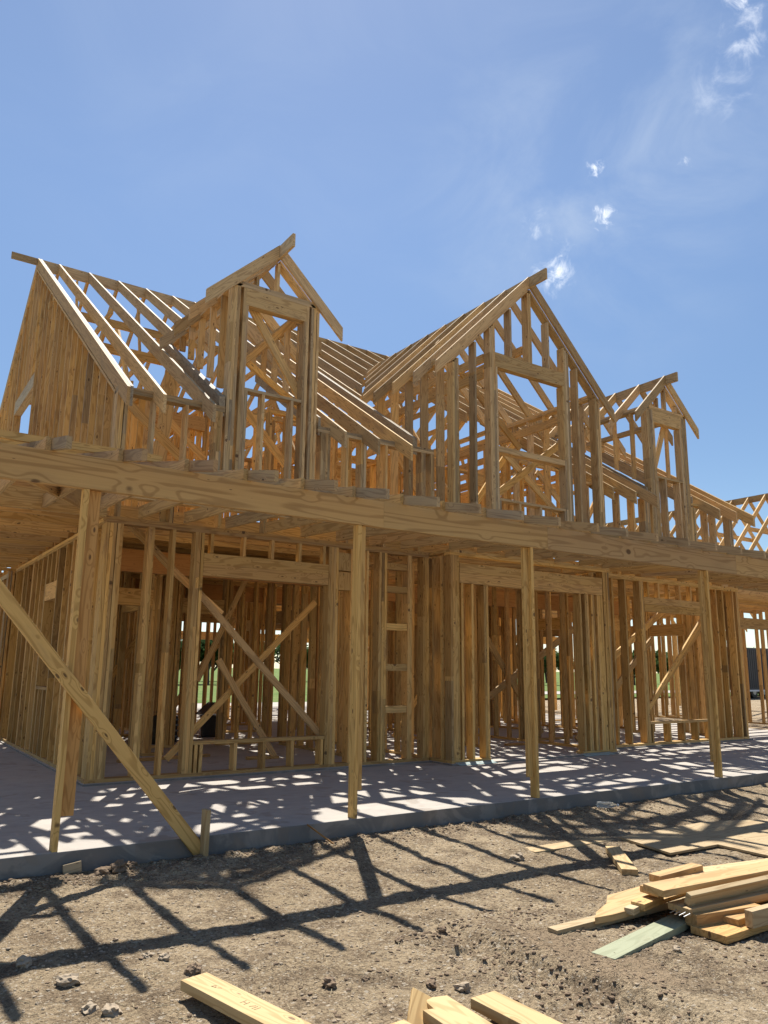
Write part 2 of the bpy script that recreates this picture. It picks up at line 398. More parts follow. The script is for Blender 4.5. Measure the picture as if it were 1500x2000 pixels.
# bump-out wall with the wide door opening
YB = 2.55
bw = plates('bump_out_wall', [(6.79, 10.14, YB, YB + .14, PT - .036, PT + .002), (6.79, 10.14, YB + .002, YB + .138, PT - .0745, PT - .0365),
                              (6.80, 7.50, YB, YB + .14, Z0, Z0 + .038), (9.36, 10.12, YB, YB + .14, Z0, Z0 + .038),
                              (6.79, 6.93, YB + .142, 3.14, PT - .037, PT + .001), (9.98, 10.12, YB + .142, 3.14, PT - .037, PT + .001),
                              (6.79, 6.93, YB + .142, 3.14, Z0, Z0 + .038), (9.98, 10.12, YB + .142, 3.14, Z0, Z0 + .038)], orr=[0, .3])
for a, b_ in [(6.80, 6.96), (6.99, 7.028), (7.17, 7.22), (7.41, 7.49), (9.40, 9.44), (9.52, 9.60), (9.66, 9.74), (9.80, 9.94)]:
    studs(bw, 'x', pack(a, b_), YB, 0, ZB, ZT if (a < 6.9 or a > 9.9) else 2.455)
studs(bw, 'x', pack(9.96, 10.11), YB, 0, ZB, ZT)
header(bw, 6.965, 9.945, YB, 2.46, 2.74)
studs(bw, 'x', xr(7.3, 9.9, .45), YB, 0, 2.742, ZT, 'cripple_stud', W4)
studs(bw, 'y', [2.75, 2.95, 3.1], 6.79, 0, ZB, ZT); studs(bw, 'y', [2.75, 2.95], 9.98, 0, ZB, ZT)

# front wall right of the bump-out
rw = plates('front_wall', [(10.14, 14.5, 3.0, 3.14, PT - .038, PT), (10.14, 14.5, 3.002, 3.138, PT - .0765, PT - .0385), (10.14, 14.5, 3.0, 3.14, Z0, Z0 + .038)])
for a, b_ in [(10.2, 10.24), (10.71, 10.75), (11.04, 11.08), (11.45, 11.57), (13.40, 13.52), (13.72, 13.76), (13.93, 13.97), (14.27, 14.31), (14.41, 14.49)]:
    studs(rw, 'x', pack(a, b_), 3.0, 0, ZB, ZT)
header(rw, 11.572, 13.398, 3.0, 2.32, 2.57)
studs(rw, 'x', [11.7, 12.0, 12.3, 12.62, 12.95, 13.25], 3.0, 0, 2.572, ZT, 'cripple_stud', W4)
b = MB(); b.box(11.572, 13.398, 3.0, 3.14, .37, .408); lum('window_sill', b, rw)
studs(rw, 'x', [11.62, 12.1, 12.5, 12.9, 13.3], 3.0, 0, ZB, .369, 'cripple_stud')

# left side wall, running back from the corner
lw = plates('side_wall', [(2.2, 2.34, 3.142, 9.2, PT - .037, PT + .001), (2.202, 2.338, 3.142, 9.2, PT - .0755, PT - .0375), (2.2, 2.34, 3.142, 9.2, Z0, Z0 + .038)])
ly = [3.17, 3.21, 3.5, 3.9, 3.94, 4.3, 4.6, 4.64, 5.02, 5.42, 5.46, 6.22, 6.26, 6.6, 6.95, 7.3, 7.34, 7.75, 8.15, 8.19, 8.9, 8.94, 9.15]
studs(lw, 'y', ly, 2.2, 0, ZB, ZT)
for a, b_, z0, z1 in ((5.48, 6.20, 2.16, 2.40), (8.21, 8.88, 2.0, 2.25)):
    b = MB(); b.box(2.2, 2.34, a, b_, z0, z1); lum('header', b, lw)
b = MB(); b.box(2.2, 2.34, 5.48, 6.20, .92, .958); lum('window_sill', b, lw)
studs(lw, 'y', [5.7, 6.0], 2.2, 0, ZB, .919, 'cripple_stud'); studs(lw, 'y', [5.6, 5.95], 2.2, 0, 2.402, ZT, 'cripple_stud')
# wall that closes the side porch
cw = plates('side_wall', [(-1.5, 2.198, 9.06, 9.20, PT - .036, PT + .002), (-1.5, 2.198, 9.06, 9.20, .004, .042)])
studs(cw, 'x', [2.17, 2.12, 1.95, 1.78, 1.6, 1.36, 1.2, .95, .9, .5, .1, -.3], 9.06, 0, .043, PT - .04)

# upper storey front walls -------------------------------------------------
WEATHER[:] = [.2, .75]; BRIGHT[:] = [.72, 1.4]
UZ = 3.20; UP = 4.485      # second floor, top of the upper plates
def zmain(y): return 4.34 + .6663 * (y - 2.6)          # top line of the main roof rafters
uw = plates('upper_front_wall', [(2.2, 3.53, 3.0, 3.14, UP - .038, UP), (2.2, 3.53, 3.002, 3.138, UP - .077, UP - .0385), (4.87, 6.86, 3.0, 3.14, UP - .038, UP), (4.87, 6.86, 3.002, 3.138, UP - .077, UP - .0385),
                                 (10.15, 11.9, 3.0, 3.14, UP - .038, UP), (13.1, 14.5, 3.0, 3.14, UP - .038, UP), (2.2, 14.5, 3.0, 3.14, UZ - .038, UZ),])
UT = UP - .078
for a, b_ in [(2.2, 2.32), (2.62, 2.658), (3.02, 3.058), (3.40, 3.50), (4.93, 5.07), (5.32, 5.36), (5.57, 5.65), (5.98, 6.02), (6.40, 6.44), (6.62, 6.70), (6.80, 6.86),
              (10.2, 10.24), (10.6, 10.64), (11.0, 11.04), (11.4, 11.44), (11.72, 11.88), (13.12, 13.28), (13.62, 13.66), (13.88, 13.92), (14.38, 14.5)]:
    studs(uw, 'x', pack(a, b_), 3.0, 0, UZ + .002, UT)

WEATHER[:] = [.3, .75]
def gable_front(name, cx, y, half, apex, slope, zplate, oh, ridge_y0, wy, label, openw, sill_z, hdr_h, rs, lower_sill=None, tail=.31, balloon=False):
    """a cross gable: front wall, side plates, ridge board, rafters down to the main roof. cx centre, half = half wall width"""
    ridge_y1 = 2.6 + (apex - 4.34) / .6663
    yend = 2.6 + (zplate - .15 - 4.34) / .6663 + .2
    segs = [(cx - half, cx - half + .14, y + .142, yend, zplate - .038, zplate), (cx + half - .14, cx + half, y + .142, yend, zplate - .038, zplate),
            (cx - half + .002, cx - half + .138, y + .142, yend, zplate - .077, zplate - .0385), (cx + half - .138, cx + half - .002, y + .142, yend, zplate - .077, zplate - .0385)]
    if not balloon: segs += [(cx - half, cx + half, y, y + .14, zplate - .038, zplate), (cx - half + .001, cx + half - .001, y + .001, y + .139, zplate - .077, zplate - .0385)]
    gd = plates(name, segs); gd['label'] = label
    b = MB(); b.box(cx - .019, cx + .019, ridge_y0, ridge_y1, apex - .215, apex - .03, TONE()); lum('ridge_board', b, gd)
    # rafters
    yy = y - .023; k = 0
    while yy < ridge_y1 - .15:
        zm = zmain(yy); dmax = (apex - zm) / slope
        d = min(half + tail, dmax + (.0 if dmax > half + tail else -.05))
        for sg in (-1, 1):
            if d > .25:
                b = MB(); b.rafter((cx + sg * .021, yy, apex - .02), (cx + sg * d, yy, apex - .02 - slope * (d - .021)), .20, T, TONE()); lum('rafter', b, gd)
        yy += rs; k += 1
    # front wall studs
    ow = openw / 2
    PV = .038 * math.sqrt(1 + slope * slope)
    def ztop(x): return apex - .02 - slope * abs(x - cx) - .20 - PV - .003
    for sg in (-1, 1):      # sloping plate under the end rafters
        b = MB(); c = []; xa, xb = cx + sg * .02, cx + sg * (half - .02)
        for k in range(8):
            x = xb if k & 1 else xa
            c.append((x, y + .138 if k & 2 else y + .001, apex - .02 - slope * (abs(x - cx) - .021) - .201 - (0 if k & 4 else PV)))
        b.hexa(c, (half * 1.4, .14, .038), TONE()); lum('top_plate', b, gd)
    top = (lambda x: ztop(x)) if balloon else (lambda x: zplate - .078)
    zt_h = min(zplate - .079, 99)
    for a in pack(cx - half, cx - half + (.12 if not balloon else .12)): studs(gd, 'x', [a, 2 * cx - a], y, 0, UZ + .002, (lambda q: zplate - .079) if not balloon else (lambda q: min(zplate - .0, ztop(q))))
    for a in (pack(cx - ow - .16, cx - ow - .04) if balloon else [cx - ow - .06, cx - ow - .145]): studs(gd, 'x', [a, 2 * cx - a], y, 0, UZ + .002, (lambda q: zplate - .079) if not balloon else top)
    for a in pack(cx - ow - .04, cx - ow): studs(gd, 'x', [a, 2 * cx - a], y, 0, UZ + .002, hdr_h - .002)
    hh = .235
    header(gd, cx - ow - .04, cx + ow + .04, y, hdr_h, hdr_h + hh, tone=TONE([.2, .5]))
    b = MB(); b.box(cx - ow, cx + ow, y, y + .14, sill_z, sill_z + .038 if lower_sill is None else sill_z + .09); lum('window_sill', b, gd)
    if lower_sill is None: studs(gd, 'x', [cx - ow + .02, cx - .14, cx + .28], y, 0, UZ + .002, sill_z - .001, 'cripple_stud')
    else:
        b = MB(); b.box(cx - ow, cx + ow - .02, y, y + .14, lower_sill, lower_sill + .038); lum('window_sill', b, gd)
        studs(gd, 'x', [cx - ow + .02, cx - .3, cx + .15, cx + ow - .03], y, 0, UZ + .002, lower_sill - .001, 'cripple_stud')
    # gable studs above
    gx = [cx, cx + half - .28, cx - half + .35] if not balloon else [cx - .42, cx - .02, cx + .02, cx + .42]
    z0 = zplate + .001 if not balloon else hdr_h + hh + .002
    studs(gd, 'x', gx, y, 0, z0, ztop, 'gable_stud', W4 if not balloon else W6)
    if balloon: studs(gd, 'x', [cx - ow - .45, cx + ow + .36], y, 0, UZ + .002, ztop)
    # side walls of the cross gable stand on the roof behind
    for sg in (-1, 1):
        x0 = cx - half if sg < 0 else cx + half - .14
        ysd = [q for q in xr(y + .4, yend, .406)]
        studs(gd, 'y', ysd, x0 + .01, 0, (lambda q: zmain(q) + .002) if not balloon else (lambda q: UZ), zplate - .078, 'stud', W4 if not balloon else W6)
    return gd
d1 = gable_front('dormer', 4.19, 3.0, .65, 6.95, .95, 6.26, .3, 2.57, 3.0, 'left dormer with its ridge board sticking out in front', .82, 4.76, 5.945, .61, tail=.36)
mg = gable_front('front_gable', 8.50, 2.58, 1.62, 7.64, 1.0, 5.93, .3, 2.17, 2.58, 'large steep cross gable over the bump-out', 1.44, 4.52, 5.89, .55, lower_sill=3.76, tail=.33, balloon=True)
d3 = gable_front('dormer', 12.55, 3.0, .60, 6.98, .98, 6.26, .3, 2.70, 3.0, 'right dormer, far smaller than the middle gable', .78, 4.85, 5.945, .60, tail=.36)

# main roof -----------------------------------------------------------------
WEATHER[:] = [.25, .7]; BRIGHT[:] = [.75, 1.35]
RY = 10.5; RZ = zmain(RY)
mr = empty('main_roof'); mr.parent = house
for a, b_, dz in ((1.70, 2.195, .165), (2.2, 5.6, .255), (5.605, 9.8, .255), (9.805, 14.62, .255)):
    b = MB(); b.box(a, b_, RY - .019, RY + .019, RZ - dz, RZ - .02); lum('ridge_board', b, mr)
mr['label'] = 'long main roof of open rafters on one ridge board'
def valley(cx, apex, slope, halfall):
    return lambda x: 2.6 + (apex - slope * abs(x - cx) - 4.34) / .6663 if abs(x - cx) < halfall else None
vl = [valley(4.19, 6.95, .95, .74), valley(8.50, 7.64, 1.0, 1.78), valley(12.55, 6.98, .98, .68)]
rx = [2.22, 2.63, 3.24, 3.86, 4.47, 5.08, 5.60, 6.16, 6.75] + list(np.arange(7.33, 14.7, .61)) + [14.6]
def main_raf(x, y0, t=T, dv=.225, tone=None):
    b = MB(); b.rafter((x, y0, zmain(y0) + .0), (x, RY - .021, zmain(RY - .021)), dv, t, tone or TONE()); lum('rafter', b, mr)
for x in rx:
    ys0 = 2.6 + rnd.uniform(-.02, .02)
    for v in vl:
        q = v(x)
        if q: ys0 = max(ys0, q + .05 if abs(x - 8.5) < 1.4 or abs(x - 4.19) < .5 or abs(x - 12.55) < .5 else q)
    if x in (2.22,): ys0 = 2.62
    main_raf(x, ys0)
main_raf(2.262, 2.66, .04, .24, TONE([1, 1.15], [0, .02], [1.0, 1.1]))
for x, ye in ((3.47, 5.6), (3.51, 5.5), (4.90, 5.2), (6.50, 6.3), (6.54, 6.2), (10.40, 6.0), (11.86, 5.6), (13.22, 5.2)):
    b = MB(); b.rafter((x, 3.02, zmain(3.02)), (x, ye, zmain(ye)), .26, T, TONE([.85, 1.0], [0, .05], [.8, .95])); lum('rafter', b, mr)
WEATHER[:] = [0, .3]; BRIGHT[:] = [.8, 1.1]
for x in rx:
    b = MB(); b.rafter((x, 18.4, zmain(2.6)), (x, RY + .021, zmain(RY - .021)), .225, T); lum('rafter', b, mr)
for y, z, x1 in ((7.4, 7.12, 6.6), (5.35, 5.8, 3.5), (13.3, 7.3, 14), (15.6, 5.85, 14)):
    b = MB(); b.box(2.25, x1, y, y + .038, z, z + .14); lum('purlin', b, mr)
for x in rx[::2]:
    b = MB(); b.box(x + .02, x + .058, 8.3, 12.7, 7.78, 7.92); lum('collar_tie', b, mr)

for x, z, y1 in ((7.62, 5.72, 7.0), (7.62, 5.98, 6.2), (8.46, 6.32, 5.6), (9.55, 5.4, 7.0)):
    b = MB(); b.box(x, x + T, 2.74, y1, z, z + .14); lum('loft_beam', b, house)
# left gable end wall ---------------------------------------------------------
WEATHER[:] = [.1, .45]
def zg(y): return (zmain(y) if y < RY else zmain(2 * RY - y)) - .245
gw = empty('gable_end_wall'); gw.parent = house
for y_ in (3.1, 17.9):
    b = MB(); b.board((2.27, y_, zg(y_) - .018), (2.27, RY, zg(RY) - .018), W6, T, (1, 0, 0)); lum('top_plate', b, gw)
b = MB(); b.box(2.2, 2.34, 3.15, 18.0, UZ - .038, UZ); lum('bottom_plate', b, gw)
for y in [3.2] + xr(3.6, 9.25, .406) + [9.3, 9.34, 11.5, 11.54] + xr(11.9, 17.7, .406):
    studs(gw, 'y', [y], 2.2, 0, UZ + .001, lambda q: zg(q) - .045)
b = MB(); b.box(2.2, 2.34, 9.36, 11.48, 6.42, 6.70, TONE([.8, 1])); lum('header', b, gw)
b = MB(); b.box(2.2, 2.34, 9.36, 11.48, 3.9, 3.94); lum('window_sill', b, gw)
studs(gw, 'y', [9.7, 10.1, 10.5, 10.9, 11.3], 2.2, 0, 6.702, lambda q: zg(q) - .045)

# porch -----------------------------------------------------------------------
WEATHER[:] = [0, .25]; BRIGHT[:] = [.86, 1.04]
BZ = 2.54; BT = 2.787
for a, b_, tn in ((-2.6, 3.955, (.98, .08, .10)), (3.957, 6.10, (.92, .12, .0)), (6.102, 9.62, (.86, .30, .25)), (9.622, 13.2, (.95, .15, .1)), (13.202, 16.5, (.9, .2, .1))):
    for yy, dz in ((0.0, 0), (.0415, .003)):
        b = MB(); b.box(a, b_, yy, yy + .038, BZ + dz, BT - dz, tn if yy == 0 else TONE()); lum('porch_beam', b, house, mat=M['beam'])
def jz(y): return BT + .002 + .045 * y            # underside of the porch ceiling joists
def rz(y): return BT + .003 + .21 * y             # underside of the porch rafters
for i in range(-7, 31):
    x = .985 + .527 * i + rnd.uniform(-.015, .015)
    yb = 2.99 if not 6.7 < x < 10.15 else 2.54
    b = MB(); c = []
    for k in range(8):
        y = yb if k & 1 else 0.002
        c.append((x + (.019 if k & 4 else -.019), y, (jz(y) + (.14 if k & 1 else .100)) if k & 2 else jz(y)))
    b.hexa(c, (3, .14, T), TONE([.1, .5])); lum('porch_joist', b, house)
    ye = -.50 + rnd.uniform(-.02, .02)
    b = MB(); b.rafter((x + .040, ye, rz(ye) + .09), (x + .040, yb, rz(yb) + .09), .09, T, TONE([.35, .8], [0, .9])); lum('porch_rafter', b, house)
for x in xr(2.3, 6.7, .61) + xr(10.3, 14.4, .61):
    b = MB(); b.box(x, x + T, 3.005, 3.135, PT + .001, UZ - .04, TONE()); lum('cripple_stud', b, house)
# side porch: beam between the corner and the left, joists that run across it
b = MB(); b.box(-2.6, 2.19, 3.0, 3.038, 2.90, 3.13, TONE()); lum('side_beam', b, house)
b = MB(); b.box(-2.6, 2.19, 3.0415, 3.08, 2.90, 3.13, TONE()); lum('side_beam', b, house)
for y in xr(3.45, 9.1, .5): b = MB(); b.box(-2.6, 2.19, y, y + .038, 2.925, 3.16, TONE([0, .3], [0, .6], [.85, 1.15])); lum('porch_joist', b, house)
b = MB(); b.board((1.98, 2.98, 3.02), (.25, .06, 2.90), .2, T, (0, 0, 1)); lum('porch_joist', b, house)
b = MB(); b.box(-2.6, 2.19, 1.48, 1.518, 2.95, 3.14, TONE()); lum('blocking', b, house)
for x in xr(-2.3, 2.1, .5):
    b = MB(); b.rafter((x, 3.06, 3.30), (x, 9.0, 4.35), .14, T, TONE()); lum('porch_rafter', b, house)
for y, z in ((3.7, 3.30), (5.0, 3.53), (6.4, 3.78)):
    b = MB(); b.box(-2.6, 2.19, y, y + T, z - .06, z + .08, TONE()); lum('purlin', b, house)
for y in (1.0, 1.9, 2.45):
    b = MB(); b.box(-2.6, 2.15, y, y + T, rz(y) + .092, rz(y) + .16, TONE()); lum('purlin', b, house)
# rafters of the side porch seen against the gable wall foot
# posts: one long board to the slab and a shorter one nailed beside it
for x, yA, flip, zB, wB, tn in ((1.295, .035, 0, .22, .092, (1.0, .0, .75)), (3.70, .035, 0, .22, .066, (.95, .1, .1)), (5.86, .035, 1, .20, .066, (1.0, .1, .0)), (8.97, .035, 1, .18, .075, (.9, .1, .2))):
    po = MB(); po.board((x, .05, .001), (x, .05, BZ - .002), .09, T, (0, 1, 0), (1.08, .05, .0)); po = po.build('porch_post', M['pine'], house)
    s = -1 if flip else 1
    b = MB(); b.board((x + s * (.0205 + wB / 2), .065, zB), (x + s * (.0205 + wB / 2), .065, BZ - .003), wB, T, (1, 0, 0), tn); b.build('post_cleat', M['pine'], po)
# wall-top blocks, each with a black strip standing in for a dark gap
for x in (2.93, 5.95):
    b = MB(); b.box(x - .09, x + .04, 3.15, 3.188, 2.93, 3.3, TONE()); lum('blocking', b, house)
    b = MB(); b.box(x + .042, x + .075, 3.15, 3.188, 2.93, 3.3, (1, 0, 0)); lum('dark_gap_strip', b, house, mat=M['black'])
# long diagonal brace from the corner down to the stake
b = MB(); b.board((.10, -.022, 2.545), (2.345, -.022, -.135), .098, T, (1, 0, .6), (1.1, .05, .05)); b.build('diagonal_brace', M['pine'], house, bevel=.002)

# second floor joists, beams and patches of deck -------------------------------
WEATHER[:] = [0, .15]; ORANGE[:] = [.1, 1.0]; BRIGHT[:] = [.7, 1.05]
for y in xr(3.5, 19.5, .45):
    for a, b_ in ((2.35, 6.85), (6.9, 10.0), (10.05, 14.45)):
        b = MB(); b.box(a, b_, y, y + T, 2.925, 3.158); lum('floor_joist', b, house)
for a, b_, y, z0, z1 in ((2.35, 5.9, 4.62, 2.50, 2.80), (10.0, 14.4, 5.6, 2.5, 2.8), (2.4, 14.4, 8.6, 2.55, 2.85), (2.4, 14.4, 12.4, 2.4, 2.7), (7, 10, 6.1, 2.5, 2.8)):
    b = MB(); b.box(a, b_, y, y + .09, z0, z1, TONE(None, [.6, 1])); lum('floor_beam', b, house, mat=M['osb'])
for a, b_, y0, y1 in ((2.4, 6.0, 4.4, 9.2), (10.6, 13.0, 6.4, 9.0), (7.2, 9.6, 9.0, 12.6)):
    b = MB()
    xx = a
    while xx < b_ - .1:
        b.box(xx, min(xx + 1.215, b_), y0, y1, 3.16, 3.178, along=1); xx += 1.22
    lum('floor_deck', b, house, mat=M['osb'])

# interior walls ----------------------------------------------------------------
ORANGE[:] = [0, .7]; BRIGHT[:] = [.6, 1.2]; WEATHER[:] = [0, .25]
def inner(axis_, c, a, b_, z0=Z0, z1=PT, gaps=(), dep=W4, step=.35):
    if axis_ == 'x': segs = [(a, b_, c, c + dep, z1 - .038, z1), (a, b_, c + .001, c + dep - .001, z1 - .077, z1 - .0385)]
    else: segs = [(c, c + dep, a, b_, z1 - .0365, z1 + .0015), (c + .001, c + dep - .001, a, b_, z1 - .0755, z1 - .037)]
    cuts = [a] + [q for gq in gaps for q in gq[:2]] + [b_]
    for i in range(0, len(cuts), 2):
        segs.append((cuts[i], cuts[i + 1], c, c + dep, z0, z0 + .038) if axis_ == 'x' else (c, c + dep, cuts[i], cuts[i + 1], z0, z0 + .037))
    wl = plates('interior_wall', segs)
    pos = [q for q in xr(a + .02, b_, step) if not any(g0 - .02 < q < g1 + .02 for g0, g1, *_ in gaps)] + [b_ - .02]
    for g0, g1, *_ in gaps: pos += [g0 - .02, g0 - .06, g1 + .02, g1 + .06]
    for q in list(pos):
        if rnd.random() < .22: pos.append(q + .04)
    studs(wl, axis_, pos, c, 0, z0 + .039, z1 - .078, dep=dep)
    for g0, g1, *h in gaps:
        hz = h[0] if h else 2.08
        bb = MB()
        if axis_ == 'x': bb.box(g0, g1, c, c + dep, z0 + hz, z0 + hz + .24)
        else: bb.box(c, c + dep, g0, g1, z0 + hz, z0 + hz + .24)
        lum('header', bb, wl)
    return wl
inner('x', 5.3, 2.36, 3.8, gaps=[(2.7, 3.5)])
inner('y', 3.55, 5.4, 8.5, gaps=[(6.2, 7.0)])
inner('y', 5.95, 3.2, 6.0, step=.3)
inner('y', 6.82, 3.2, 8.5, gaps=[(6.5, 8.42)])
inner('x', 6.42, 5.98, 6.78, step=.19)
inner('x', 8.5, 2.36, 6.8, gaps=[(4.6, 6.0)])
inner('y', 10.05, 3.2, 8.5, gaps=[(6.4, 7.3)])
inner('x', 6.6, 7.0, 10.0, gaps=[(7.9, 9.2)])
inner('x', 8.6, 10.2, 14.4, gaps=[(11.8, 13.4)])
inner('y', 12.0, 4.6, 8.5, gaps=[(5.4, 6.6)])
inner('x', 4.55, 10.1, 11.3)
inner('x', 12.3, 2.36, 14.4, gaps=[(6.7, 10.3, 2.3), (11.5, 13.6, 2.3)])
inner('y', 7.6, 8.7, 12.2, gaps=[(8.75, 11.2)])
inner('y', 5.0, 8.7, 15.6, gaps=[(9.2, 10.4)])
inner('y', 10.9, 8.7, 15.6, gaps=[(10, 11.6), (13.0, 15.5)])
inner('y', 14.36, 3.2, 17.9, gaps=[(4.2, 5.8, 2.0), (7.6, 8.4), (10.4, 12.2), (14.4, 15.4)], dep=W6)
inner('x', 17.9, 2.2, 14.5, gaps=[(3.0, 4.6, 2.0), (7.5, 9.9, 2.1), (10.6, 13.6, 2.1)], dep=W6)
inner('y', 2.2, 9.3, 17.9, gaps=[(11.0, 12.0), (14, 15.6)], dep=W6)
inner('x', 10.3, 5.1, 7.55, step=.17)
inner('x', 6.3, 3.65, 5.9, gaps=[(4.3, 5.0)], step=.24)
inner('x', 8.1, 4.4, 5.2, step=.15)
inner('x', 11.2, 2.4, 5.0, step=.22)
inner('x', 9.4, 8.65, 10.8, step=.22)
inner('x', 10.6, 11.0, 14.3, gaps=[(12.2, 13.0)], step=.25)
inner('y', 9.3, 6.7, 8.5, step=.25)
inner('y', 13.2, 5.1, 8.5, step=.3)
inner('x', 7.4, 10.2, 11.9, step=.22)
inner('y', 3.0, 9.0, 12.2, step=.25)
inner('x', 7.1, 2.4, 3.5, step=.25)
inner('y', 4.6, 8.7, 12.2, step=.3)
inner('x', 14.6, 2.4, 14.3, gaps=[(8.6, 11.2, 2.3), (12, 13)])
inner('y', 8.6, 3.9, 6.5, step=.3)
inner('x', 5.0, 12.1, 14.3, gaps=[(12.6, 13.6)])
WEATHER[:] = [0, .4]
inner('x', 4.4, 14.6, 21.0, gaps=[(15.6, 18.6, 2.25)], dep=W6)
inner('y', 18.9, 4.6, 12.0, gaps=[(6, 7), (9, 10)])
inner('x', 8.4, 14.7, 21.0, gaps=[(16.4, 17.4)], step=.5)
inner('x', 12.0, 14.7, 21.0, gaps=[(16.4, 19.4)], step=.5)
for y in xr(3.1, 12.5, .5):
    b = MB(); b.box(14.6, 21.3, y, y + T, 2.925, 3.16); lum('floor_joist', b, house)
WEATHER[:] = [0, .25]
# upper storey
BRIGHT[:] = [.8, 1.45]
inner('x', 6.6, 2.4, 6.8, z0=UZ, z1=5.8, gaps=[(3.6, 4.6)])
inner('x', 9.2, 2.4, 14.4, z0=UZ, z1=5.7, gaps=[(4.0, 5.0), (7.6, 9.2), (12, 13)])
inner('y', 6.82, 4.95, 12.8, z0=UZ, z1=5.72, gaps=[(7.0, 7.9)], step=.5)
inner('y', 10.06, 4.95, 12.8, z0=UZ, z1=5.72, gaps=[(7.0, 7.9)], step=.5)
inner('x', 6.9, 10.2, 14.4, z0=UZ, z1=5.6, gaps=[(11.0, 12.0)])
inner('y', 12.1, 7.0, 12.8, z0=UZ, z1=5.72, gaps=[(8, 9)])
inner('y', 4.5, 6.7, 12.8, z0=UZ, z1=5.7, gaps=[(8, 9)])
inner('x', 12.8, 2.4, 14.4, z0=UZ, z1=5.8, gaps=[(5, 6), (9, 10)])
inner('x', 5.0, 5.05, 6.8, z0=UZ, z1=5.35, step=.3)
inner('x', 5.3, 10.2, 12.0, z0=UZ, z1=5.5, step=.35)
inner('x', 8.0, 7.0, 10.0, z0=UZ, z1=5.8, gaps=[(8.0, 8.9)], step=.3)
inner('y', 8.7, 5.6, 8.0, z0=UZ, z1=5.6, gaps=[(6.2, 6.9)], step=.4)
inner('x', 11.0, 2.4, 14.4, z0=UZ, z1=5.75, gaps=[(3.2, 4.1), (10.2, 11.1)], step=.36)
inner('y', 3.1, 5.0, 9.1, z0=UZ, z1=5.3, gaps=[(6, 7)])
for x in xr(2.7, 14.3, .61):
    b = MB(); b.box(x, x + T, 6.7, 14.2, 5.805, 5.95); lum('ceiling_joist', b, house)
inner('x', 17.9, 2.4, 14.4, z0=UZ, z1=4.45, gaps=[(4, 5), (9, 10)])

# diagonal braces ------------------------------------------------------------------
WEATHER[:] = [0, .4]
br = [((3.37, 3.165, 2.14), (5.16, 3.165, .37), 0), ((5.62, 4.3, 2.22), (3.5, 4.3, .08), 0), ((5.32, 6, 2.87), (4.5, 6, 1.04), 0), ((4.10, 4.2, 1.35), (4.99, 4.2, .05), 0),
      ((11.95, 5.0, 2.1), (9.5, 5.0, .7), 1), ((9.6, 5.05, 1.9), (11.0, 5.05, .1), 1), ((14.25, 3.62, 2.40), (12.1, 3.62, .38), 0), ((14.64, 3.9, 2.29), (12.6, 3.9, .5), 1),
      ((13.5, 4, 2.5), (11.5, 4, 1.3), 1), ((13.15, 4.1, 1.88), (10.9, 4.1, .05), 1), ((2.5, 3.32, 2.95), (3.1, 3.32, 2.40), 0), ((3.10, 3.32, 2.4), (3.75, 3.32, 1.9), 0),
      ((3.85, 3.17, 6.07), (4.70, 3.17, 4.85), 1), ((4.84, 3.5, 6.32), (3.96, 3.5, 5.36), 0), ((3.98, 3.55, 5.42), (4.85, 3.55, 4.9), 0), ((12.75, 3.17, 6.16), (12.27, 3.17, 5.0), 1),
      ((9.8, 3.2, 5.15), (8.2, 3.2, 3.97), 1), ((8.45, 3.24, 4.8), (9.7, 3.24, 3.9), 1), ((3.9, 4.0, 5.2), (4.9, 4.0, 4.15), 1), ((2.4, 4.0, 4.78), (3.5, 4.0, 3.86), 1),
      ((3.3, 6.0, 5.55), (4.4, 6.0, 4.6), 1), ((4.0, 8.0, 4.7), (4.55, 8.0, 6.5), 0), ((3.45, 5.0, 5.6), (3.33, 5.0, 3.9), 2), ((7.1, 5.0, 5.6), (8.3, 5.0, 4.0), 1), ((10.0, 4.6, 5.5), (8.8, 4.6, 3.9), 1),
      ((6.2, 3.9, 3.3), (7.0, 3.9, 4.0), 1), ((5.1, 4.2, 3.3), (5.3, 4.2, 4.5), 1), ((7.2, 6.0, 6.4), (8.9, 6.0, 4.6), 2), ((8.2, 7.0, 7.0), (9.9, 7.0, 5.2), 2),
      ((7.7, 4.0, 6.8), (9.6, 4.0, 5.2), 1), ((11.0, 5, 5.2), (12.6, 5, 3.9), 1), ((13.6, 5.5, 5.4), (12.6, 5.5, 3.9), 1), ((2.9, 7.1, .1), (3.9, 7.1, 1.8), 0),
      ((10.6, 9.2, .1), (13.2, 9.2, 2.4), 1), ((11.0, 9.8, 2.2), (13.4, 9.8, .2), 1), ((11.5, 13.0, 1.5), (13.5, 13.0, 2.4), 1), ((5.3, 10, .1), (6.8, 10, 2.3), 1), ((7.9, 5.5, .1), (9.5, 5.5, 2.2), 0)]
for p0, p1, wide in br:
    b = MB(); b.board(p0, p1, (.082, .115, .2)[wide], T, (1, .01, .9) if (p1[0] - p0[0]) * (p1[2] - p0[2]) < 0 else (-1, .01, .9)); lum('brace', b, house)
for x in (3.0, 4.3, 5.6, 7.4, 9.6, 11.2, 12.9):      # struts that prop the purlins and the ridge
    for y0, y1, z1 in ((9.2, 7.4, 7.15), (9.25, 10.48, 9.3), (12.8, 13.3, 7.3)):
        b = MB(); b.board((x, y0, 5.72), (x, y1, z1), .089, T, (0, 1, 0)); lum('strut', b, house)
for x in (3.4, 6.3, 9.7, 12.6):
    b = MB(); b.board((x, 5.0, UZ), (x, 8.4, 7.6), .14, T, (0, -1, .8)); lum('brace', b, house)
